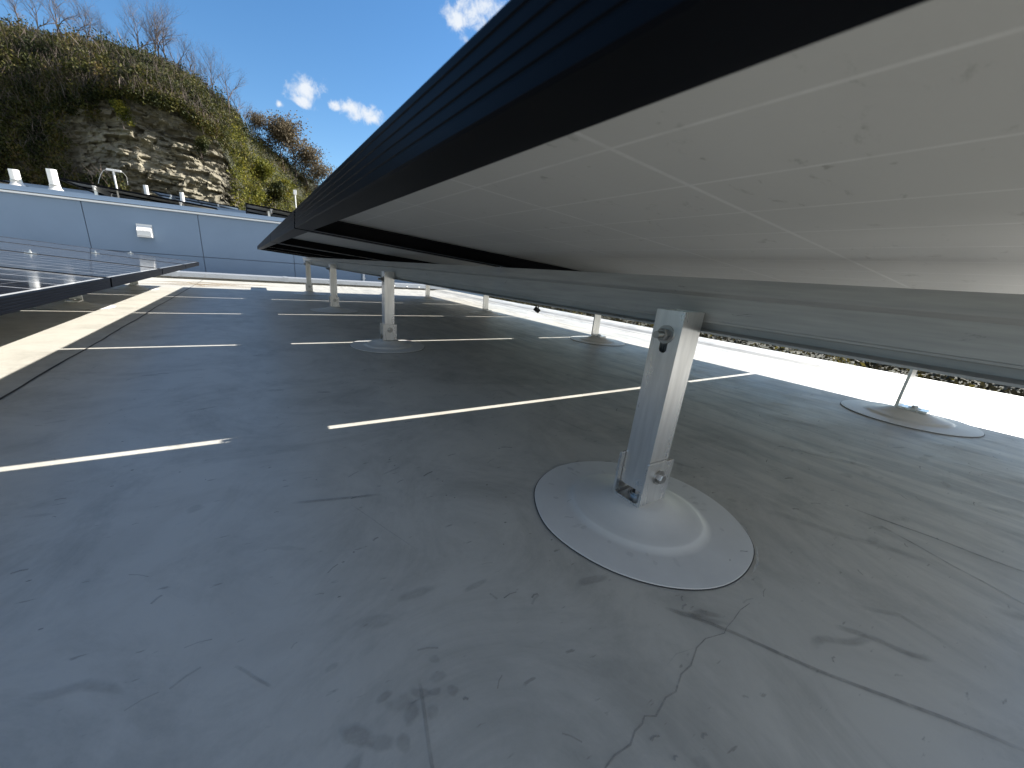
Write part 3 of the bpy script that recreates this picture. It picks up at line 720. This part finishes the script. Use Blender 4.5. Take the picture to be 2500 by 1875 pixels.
def pipe(x, y, z0, z1, r_, label, boot=True, hollow=True):
    o = empty('vent_pipe', (x, y, z0), label, 'pipe', 'white pipes on the neighbouring roof')
    bm = B(); h = z1 - z0; cyl(bm, (0, 0, 0), (0, 0, h), r_, n=24, caps=False); cyl(bm, (0, 0, 0), (0, 0, h), r_ * .9, n=24, caps=False)
    n_ = 24
    ring = [bm.verts.new((rr * math.cos(2 * PI * i / n_), rr * math.sin(2 * PI * i / n_), h)) for rr in (r_, r_ * .9) for i in range(n_)]
    for i in range(n_): j = (i + 1) % n_; bm.faces.new((ring[i], ring[j], ring[n_ + j], ring[n_ + i]))
    obj('pipe_shaft', bm, M['white'], o, True)
    if boot:
        bm = lathe(B(), [(r_ * 2.6, 0), (r_ * 2.5, .008), (r_ * 1.7, .03), (r_ * 1.25, .06), (r_ * 1.12, .075), (r_ * 1.1, .11)], 32); obj('boot', bm, M['patch'], o, True)
        bm = B(); cyl(bm, (0, 0, .092), (0, 0, .104), r_ * 1.16, n=24); obj('clamp_ring', bm, M['bolt'], o)
    return o
pipe(-2.705, 8.5, .985, 1.222, .052, 'leftmost of the two big white pipes on the neighbouring roof')
pipe(-2.325, 8.5, .985, 1.292, .054, 'right one of the two big white pipes, beside the dark solar row')
pipe(-1.86, 12.2, 1.05, 1.640, .042, 'small white pipe sticking up behind the dark row, left one')
pipe(-1.26, 12.6, 1.07, 1.635, .042, 'small white pipe sticking up behind the dark row, right one')
# thin mast with sensor bar and cable
o = empty('sensor_mast', (-2.13, 11.0, 1.03), 'thin white mast with a short crossbar and drooping cable above the dark row', 'mast')
bm = B(); cyl(bm, (0, 0, 0), (0, 0, .66), .016, n=12); obj('mast_pole', bm, M['white'], o, True)
bm = B(); bx(bm, -.10, .12, -.02, .02, .655, .690, .006); obj('crossbar', bm, M['white'], o)
bm = B(); tube(bm, [(-.10, 0, .67), (-.15, 0, .64), (-.20, 0, .56), (-.235, 0, .48), (-.26, 0, .40)], .0032); obj('cable', bm, M['white'], o)
bm = B(); tube(bm, [(.12, 0, .67), (.16, 0, .64), (.185, 0, .58), (.185, 0, .45)], .002); obj('cable', bm, M['white'], o)
o = empty('thin_pole', (1.005, 10.2, 1.0), 'thin white pole with a small cap just left of the overhead frame corner', 'pole')
bm = B(); cyl(bm, (0, 0, 0), (0, 0, .68), .010, n=10); obj('pole_shaft', bm, M['white'], o, True)
bm = B(); bx(bm, -.03, .03, -.03, .03, .66, .75, .006); obj('cap', bm, M['white'], o)

# ------------------------------------------------------------------ hill with the rock face
AZ = [-60, -40, -30, -20, -15, -12, -9, -5, -2, -.5, 2, 6, 10, 16, 25, 40]
YC = [70, 72, 71, 67, 62.0, 58.2, 56, 56.6, 58.0, 60, 68, 74, 78, 82, 86, 90]      # y of the face
CT = [.16, .18, .18, .197, .212, .230, .248, .250, .215, .150, .03, -.02, -.03, -.04, -.05, -.06]   # tan of face top
CA = [-60, -40, -25, -17, -12.8, -8.7, -5, -2.5, .3, 2.5, 5.8, 9.5, 14, 25, 40]
CH = [.24, .25, .262, .266, .270, .280, .276, .258, .230, .208, .172, .138, .115, .07, .03]      # tan of the crest
ZB = -6.0
def hill_pt(az, tt):
    """tt 0..1 face, 1..2 vegetated slope up to the crest, 2..3 falling away behind"""
    y = np.interp(az, AZ, YC); r_ = y / math.cos(R(az)); ct = np.interp(az, AZ, CT); zc = .37 + r_ * ct
    rc = r_ + 20; zcr = .37 + rc * np.interp(az, CA, CH)
    if tt <= 1:
        z = ZB + (zc - ZB) * tt; rr = r_ + 1.2 * tt
        h = max(0, min(1, (zc - ZB - 3) / 8))
        rr -= (1 - tt) ** 2 * 3.0
    elif tt <= 2:
        u = tt - 1; z = zc + (zcr - zc) * (1 - (1 - u) ** 1.5); rr = r_ + 1.2 + 18.8 * u
    else:
        u = tt - 2; z = zcr - 9 * u * u; rr = rc + 40 * u
    return rr * math.sin(R(az)), rr * math.cos(R(az)), z
def blk(i, j): return noise.cell(Vector((i * 7.31 + .5, j * 3.17 + .5, 1.5)))
def hill_disp(x, y, z, tt, az):
    face = 1 if tt < .97 else max(0, 1 - (tt - .97) * 12)
    steep = max(0, min(1, (0.6 - az) / 1.5))
    n1 = noise.fractal(Vector((x * .11, z * .13, y * .05)), 1, 2, 4)
    d = 1.1 * n1
    if face > 0 and steep > 0:
        wx = x + 1.3 * noise.noise(Vector((x * .5, z * .9, 5))) + .5 * noise.noise(Vector((x * 1.7, z * 2.1, 6)))
        lay = z / .62 + .45 * noise.noise(Vector((x * .25, z * .1, 3))) + .15 * noise.noise(Vector((x * 1.5, z * .3, 3)))
        L1 = math.floor(lay); xs1 = wx / 1.25 + blk(L1, 77) * 3
        led = blk(L1, 3) * .55 + blk(L1, math.floor(xs1)) * .45 + .35 * noise.noise(Vector((x * 2.1, z * 2.6, 4)))
        lay2 = z / .27; led += .22 * blk(math.floor(lay2), math.floor(wx / .7 + blk(math.floor(lay2), 9) * 2))
        # big buttresses that catch the sun on their right flank
        but = 1.3 * max(0, noise.noise(Vector((x * .30 + .6, z * .22, 8)))) + .5 * noise.noise(Vector((x * .9, z * .8, 2)))
        d += (led + but - .6) * face * steep
    return d
cols = np.concatenate([np.arange(-60, -22, .6), np.arange(-22, 3, .085), np.arange(3, 40, .4)])
rows_ = np.concatenate([np.linspace(0, .25, 8)[:-1], np.linspace(.25, 1.0, 150), np.linspace(1.0, 2.0, 42)[1:], np.linspace(2, 3, 8)[1:]])
V = []
for az in cols:
    for tt in rows_:
        x, y, z = hill_pt(az, tt); d = hill_disp(x, y, z, tt, az); rr = math.hypot(x, y); V.append((x - x / rr * d, y - y / rr * d, z + (.25 * d if tt > 1 else 0)))
nr = len(rows_); F = []; MI = []
for i in range(len(cols) - 1):
    for j in range(nr - 1):
        F.append((i * nr + j, (i + 1) * nr + j, (i + 1) * nr + j + 1, i * nr + j + 1)); MI.append(0 if (rows_[j] < .99 and cols[i] < -.4) else 1)
me = bpy.data.meshes.new('hill'); me.from_pydata(V, [], F); me.materials.append(M['rock']); me.materials.append(M['soil']); me.polygons.foreach_set('material_index', MI)
hill = struct(link('hill', me, None))

# ---- leaves: many small quads scattered round cluster centres
def leaves(name, centres, radii, per, size, m, parent=None, squash=.8, tint=None):
    cs = np.repeat(np.array(centres, float), per, 0); rd = np.repeat(np.array(radii, float), per)
    n_ = len(cs); u = rng.normal(size=(n_, 3)); u /= np.linalg.norm(u, axis=1, keepdims=True); u *= (rng.random((n_, 1)) ** .45)
    u[:, 2] *= squash; p_ = cs + u * rd[:, None]
    a_ = rng.normal(size=(n_, 3)); a_ /= np.linalg.norm(a_, axis=1, keepdims=True); b_ = np.cross(a_, rng.normal(size=(n_, 3))); b_ /= np.linalg.norm(b_, axis=1, keepdims=True)
    s_ = (size * (.5 + rng.random(n_)))[:, None]; a_ *= s_; b_ *= s_ * .6
    vv = np.stack([p_ - a_, p_ - b_ * .9, p_ + a_, p_ + b_], 1).reshape(-1, 3)
    me_ = bpy.data.meshes.new(name); me_.vertices.add(n_ * 4); me_.vertices.foreach_set('co', vv.ravel())
    me_.loops.add(n_ * 4); me_.loops.foreach_set('vertex_index', np.arange(n_ * 4)); me_.polygons.add(n_); me_.polygons.foreach_set('loop_start', np.arange(n_) * 4); me_.polygons.foreach_set('loop_total', np.full(n_, 4))
    me_.update(); me_.validate()
    at = me_.attributes.new('tint', 'FLOAT', 'POINT')
    tt = rng.random(n_) * .5 + (np.repeat(np.array(tint), per) if tint is not None else rng.random(len(centres)).repeat(per) * .5); at.data.foreach_set('value', np.repeat(tt, 4))
    return link(name, me_, m, parent)
cen = []; rad = []
for i in range(3600):
    az = random.uniform(-24, 14); tt = 1 + random.random() ** .9
    if az > -1: tt = random.uniform(.25, 2)
    x, y, z = hill_pt(az, tt); d = hill_disp(x, y, z, tt, az); rr = math.hypot(x, y)
    r_ = random.uniform(.5, 1.25); cen.append((x - x / rr * (d + .3), y - y / rr * (d + .3), z + r_ * .5)); rad.append(r_)
# bigger rounded shrubs standing clear of the cover
for i in range(170):
    az = random.uniform(-24, 1); tt = random.uniform(1.03, 1.98)
    x, y, z = hill_pt(az, tt); d = hill_disp(x, y, z, tt, az); rr = math.hypot(x, y); R0 = random.uniform(1.0, 1.9)
    for q in range(7):
        u = Vector((random.gauss(0, 1), random.gauss(0, 1), abs(random.gauss(0, .8)))).normalized() * R0 * random.uniform(.4, .9)
        cen.append((x - x / rr * (d + .6) + u.x, y - y / rr * (d + .6) + u.y, z + .3 + u.z * 1.15)); rad.append(R0 * .5)
# brush hanging over and at the left of the face
for i in range(800):
    az = random.uniform(-24, -2); tt = random.uniform(.93 if az < -11.5 else .99, 1.06)
    x, y, z = hill_pt(az, tt); d = hill_disp(x, y, z, tt, az); rr = math.hypot(x, y)
    r_ = random.uniform(.4, 1.0); cen.append((x - x / rr * (d + .5), y - y / rr * (d + .5), z)); rad.append(r_)
for i in range(1100):
    az = -24 + 13.5 * random.random() ** 1.1; tt = random.uniform(.2, .62 if az > -14 else .95)
    x, y, z = hill_pt(az, tt); rr = math.hypot(x, y); r_ = random.uniform(.4, 1.0); cen.append((x * (1 - 2.2 / rr), y * (1 - 2.2 / rr), z)); rad.append(r_)
o = leaves('hillside_brush', cen, rad, 64, .105, M['leaf'], squash=1.1); o['kind'] = 'stuff'; tag(o, 'dense dark green brush covering the top of the rocky hill', 'brush')

def twigs(name, centres, per, ln, wd, m):
    cs = np.repeat(np.array(centres, float), per, 0); n_ = len(cs); st = cs + rng.normal(size=(n_, 3)) * np.array([.45, .45, .3]); d = rng.normal(size=(n_, 3)) * .42; d[:, 2] = 1; d /= np.linalg.norm(d, axis=1, keepdims=True)
    L_ = (ln * (.4 + .8 * rng.random(n_)))[:, None]; sd = np.cross(d, rng.normal(size=(n_, 3))); sd /= np.linalg.norm(sd, axis=1, keepdims=True); sd *= wd
    mid = st + d * L_ * .5 + rng.normal(size=(n_, 3)) * .06
    vv = np.stack([st - sd, st + sd, mid + sd * .7, st + d * L_, mid - sd * .7], 1).reshape(-1, 3); me_ = bpy.data.meshes.new(name)
    me_.from_pydata(vv.tolist(), [], [tuple(range(i * 5, i * 5 + 5)) for i in range(n_)]); return link(name, me_, m)
cy_, ry_ = [], []
for i in range(900):
    az = random.uniform(-.6, 13); tt = random.uniform(.3, 1.55)
    x, y, z = hill_pt(az, tt); rr = math.hypot(x, y); r_ = random.uniform(.6, 1.4); cy_.append((x * (1 - 1.2 / rr), y * (1 - 1.2 / rr), z + r_ * .8)); ry_.append(r_)
o = leaves('autumn_brush', cy_, ry_, 60, .11, M['leafy'], squash=1.1); o['kind'] = 'stuff'; tag(o, 'yellow green brush on the slope right of the rock face', 'brush')
sel = [c for c in cen if random.random() < .75]
o = twigs('hillside_twigs', sel, 4, 1.5, .013, M['bark']); o['kind'] = 'stuff'; tag(o, 'grey brown bare twigs poking out of the hillside brush', 'twigs')
# ---- trees
def branchy(bm, p, d, ln, r_, lv, tips, spread=.5):
    nseg = 3 if lv > 1 else 2; q = p.copy(); dd = d.copy()
    for s_ in range(nseg):
        nd = (dd + Vector((random.gauss(0, .13), random.gauss(0, .13), random.gauss(.04, .08)))).normalized(); q2 = q + nd * ln / nseg
        r2 = r_ * (1 - .22 * (s_ + 1) / nseg * (1.4 if lv < 2 else 1)); cyl(bm, q, q2, r_, r2, 4 if lv > 2 else 3, False); q, dd, r_ = q2, nd, r2
        if lv > 0 and s_ < nseg - 1 and lv < 5:
            side = (dd + Vector((random.gauss(0, spread), random.gauss(0, spread), random.gauss(.15, .25)))).normalized(); branchy(bm, q.copy(), side, ln * .62, r_ * .55, lv - 1, tips, spread)
    if lv > 0:
        for k in range(random.choice((2, 3, 3))):
            nd = (dd + Vector((random.gauss(0, spread), random.gauss(0, spread), random.gauss(.1, .25)))).normalized(); branchy(bm, q.copy(), nd, ln * random.uniform(.62, .8), r_ * .66, lv - 1, tips, spread)
    else: tips.append(q.copy())
def tree(name, kind, h, label, cat, group, leafm=None, per=10, lsize=.1, lr=.55, spread=.45, lv=5):
    r = empty(name, (0, 0, 0), label, cat, group); bm = B(); tips = []
    branchy(bm, Vector((0, 0, 0)), Vector((random.gauss(0, .08), random.gauss(0, .08), 1)).normalized(), h * .34, h * .019, lv, tips, spread)
    obj('trunk', bm, M['bark'], r)
    if leafm is not None: leaves('crown', [tuple(t_) for t_ in tips], [lr] * len(tips), per, lsize, leafm, r)
    return r
def place(r, az, tt, sc, off=0., rz=None, zoff=-.2):
    x, y, z = hill_pt(az, tt); d = hill_disp(x, y, z, tt, az) if tt < 1.95 else 0; rr = math.hypot(x, y)
    k = 1 - (d + off) / rr; r.location = (x * k, y * k, z + zoff); r.scale = (sc, sc, sc); r.rotation_euler.z = random.uniform(0, 6.28) if rz is None else rz
bare = [tree('bare_tree', 0, 5.2, '', 'tree', '', spread=.42) for k in range(3)]
sparse = [tree('bare_tree', 0, 5.0, '', 'tree', '', M['leafb'], 3, .085, .85, .45) for k in range(2)]
leafy = [tree('leafy_tree', 0, 4.2, '', 'tree', '', M['leafy'], 20, .13, .65, .55, 3) for k in range(3)]
green = [tree('leafy_tree', 0, 4.0, '', 'tree', '', M['leaf'], 22, .13, .65, .55, 3)]
orange = [tree('leafy_bush', 0, 3.0, '', 'bush', '', M['leafo'], 14, .12, .55, .6, 3)]
used = set()
def put(lst, az, tt, sc, label, group, off=0., cat='tree', zoff=-.2):
    src = random.choice(lst); fresh = src.name not in used
    if fresh: used.add(src.name); q = src
    else: q = copy_tree(src)
    place(q, az, tt, sc, off, None, zoff); q['label'] = label; q['category'] = cat; q['group'] = group
GB = 'bare trees standing along the hill crest'
ridge = [(-21, 1.9, 1.0), (-19, 1.85, 1.05), (-17.3, 1.95, 1.05), (-16.4, 1.8, 1.0), (-15.2, 1.95, 1.05), (-14.2, 1.9, .95), (-12.9, 1.95, 1.1), (-11.8, 1.85, .9), (-10.9, 1.95, 1.0), (-9.7, 1.95, .75), (-8.6, 1.9, .8),
         (-7.6, 1.97, 1.1), (-6.7, 1.85, 1.1), (-5.9, 1.95, 1.15), (-5.1, 1.9, 1.2), (-4.2, 1.95, 1.0), (-3.3, 1.85, .9), (-2.3, 1.9, .8), (-1.3, 1.9, 1.05), (-.6, 1.75, 1.1), (.2, 1.9, .9), (1.2, 1.85, .8), (2.4, 1.85, .75), (3.3, 1.8, .75)]
for k, (az, tt, sc) in enumerate(ridge):
    if k < 6: where = ['outside the left picture edge', 'beyond the left picture edge', 'at the very top left corner', 'in the top left corner, second from the edge', 'near the top left corner, third from the edge', 'left part of the crest, fourth from the edge'][k]
    else: where = f'number {k - 1} along the crest counted from the top left corner'
    put(bare if az < .5 else sparse + bare, az, tt, sc * 1.35, 'bare grey brown tree ' + where, GB)
GS = 'bare trees with a few pale leaves right of the hill'
for k, (az, tt, sc, nm) in enumerate(((4.6, 1.7, 1.2, 'round bare tree with pale leaves, left one right of the rock hill'), (5.9, 1.75, 1.25, 'round bare tree with pale leaves, tallest one beside the overhead frame'), (7.2, 1.7, 1.15, 'bare tree with pale leaves close to the overhead frame'), (8.4, 1.6, 1.1, 'bare tree with pale leaves touching the overhead frame'), (9.8, 1.6, 1.0, 'bare tree mostly hidden behind the overhead frame'))):
    put(sparse, az, tt, sc * 1.45, nm, GS)
GL = 'yellow green trees on the slope right of the rock face'
for k, (az, tt, sc) in enumerate(((.3, 1.15, .75), (1.2, .95, .85), (1.9, 1.3, .8), (2.7, .9, .85), (3.3, 1.25, .8), (4.0, 1.0, .9), (4.7, 1.35, .75), (5.4, .95, .95), (6.2, 1.2, .8), (7.0, .9, .95), (2.2, .62, .8), (3.6, .6, .8), (5.2, .6, .9), (6.6, .6, .8), (.9, .55, .75), (8.2, .8, .9))):
    put(leafy if k % 4 else green, az, tt, sc * 1.45, f'yellow green leafy tree right of the rock face, number {k + 1} going downhill and right', GL, 1.0)
put(leafy, -9.5, .90, .62, 'small yellow bush clinging to the upper left of the rock face', 'bushes on the rock', 1.6, 'bush', -1.2)
put(green, -3.4, .88, .6, 'small green bush on the right shoulder of the rock face', 'bushes on the rock', 1.4, 'bush', -1.4)
put(orange, -18.4, .68, .9, 'orange leaved bush at the left picture edge below the brush', 'bushes on the rock', 2.0, 'bush', -1.2)
put(orange, -17.2, .5, .8, 'dull orange bush lower left, above the white pipes', 'bushes on the rock', 2.5, 'bush', -.6)
for lst in (bare, sparse, leafy, green, orange):
    for r in lst:
        if r.name not in used:
            for ch in [q for q in bpy.data.objects if q.parent == r]:
                bpy.data.objects.remove(ch)
            bpy.data.objects.remove(r)

# ------------------------------------------------------------------ brush bank beyond the right roof edge
bm = B(); n1, n2 = 60, 14; g = []
for i in range(n1 + 1):
    for j in range(n2 + 1):
        y = -35 + 110 * i / n1; x = 9 + 40 * j / n2; z = -6.45 + 6.6 * (j / n2) ** .8 + .8 * noise.noise(Vector((x * .1, y * .1, 0))); g.append(bm.verts.new((x + y * .12, y, z)))
for i in range(n1):
    for j in range(n2): a_ = i * (n2 + 1) + j; bm.faces.new((g[a_], g[a_ + 1], g[a_ + n2 + 2], g[a_ + n2 + 1]))
struct(obj('slope', bm, M['soil']))
cen = []; rad = []
for i in range(4200):
    y = random.uniform(-25, 60); j = random.random() ** .8; x = 9 + 40 * j + y * .12; z = -6.45 + 6.6 * j ** .8; r_ = random.uniform(.4, 1.1); cen.append((x, y, z + r_ * .5)); rad.append(r_)
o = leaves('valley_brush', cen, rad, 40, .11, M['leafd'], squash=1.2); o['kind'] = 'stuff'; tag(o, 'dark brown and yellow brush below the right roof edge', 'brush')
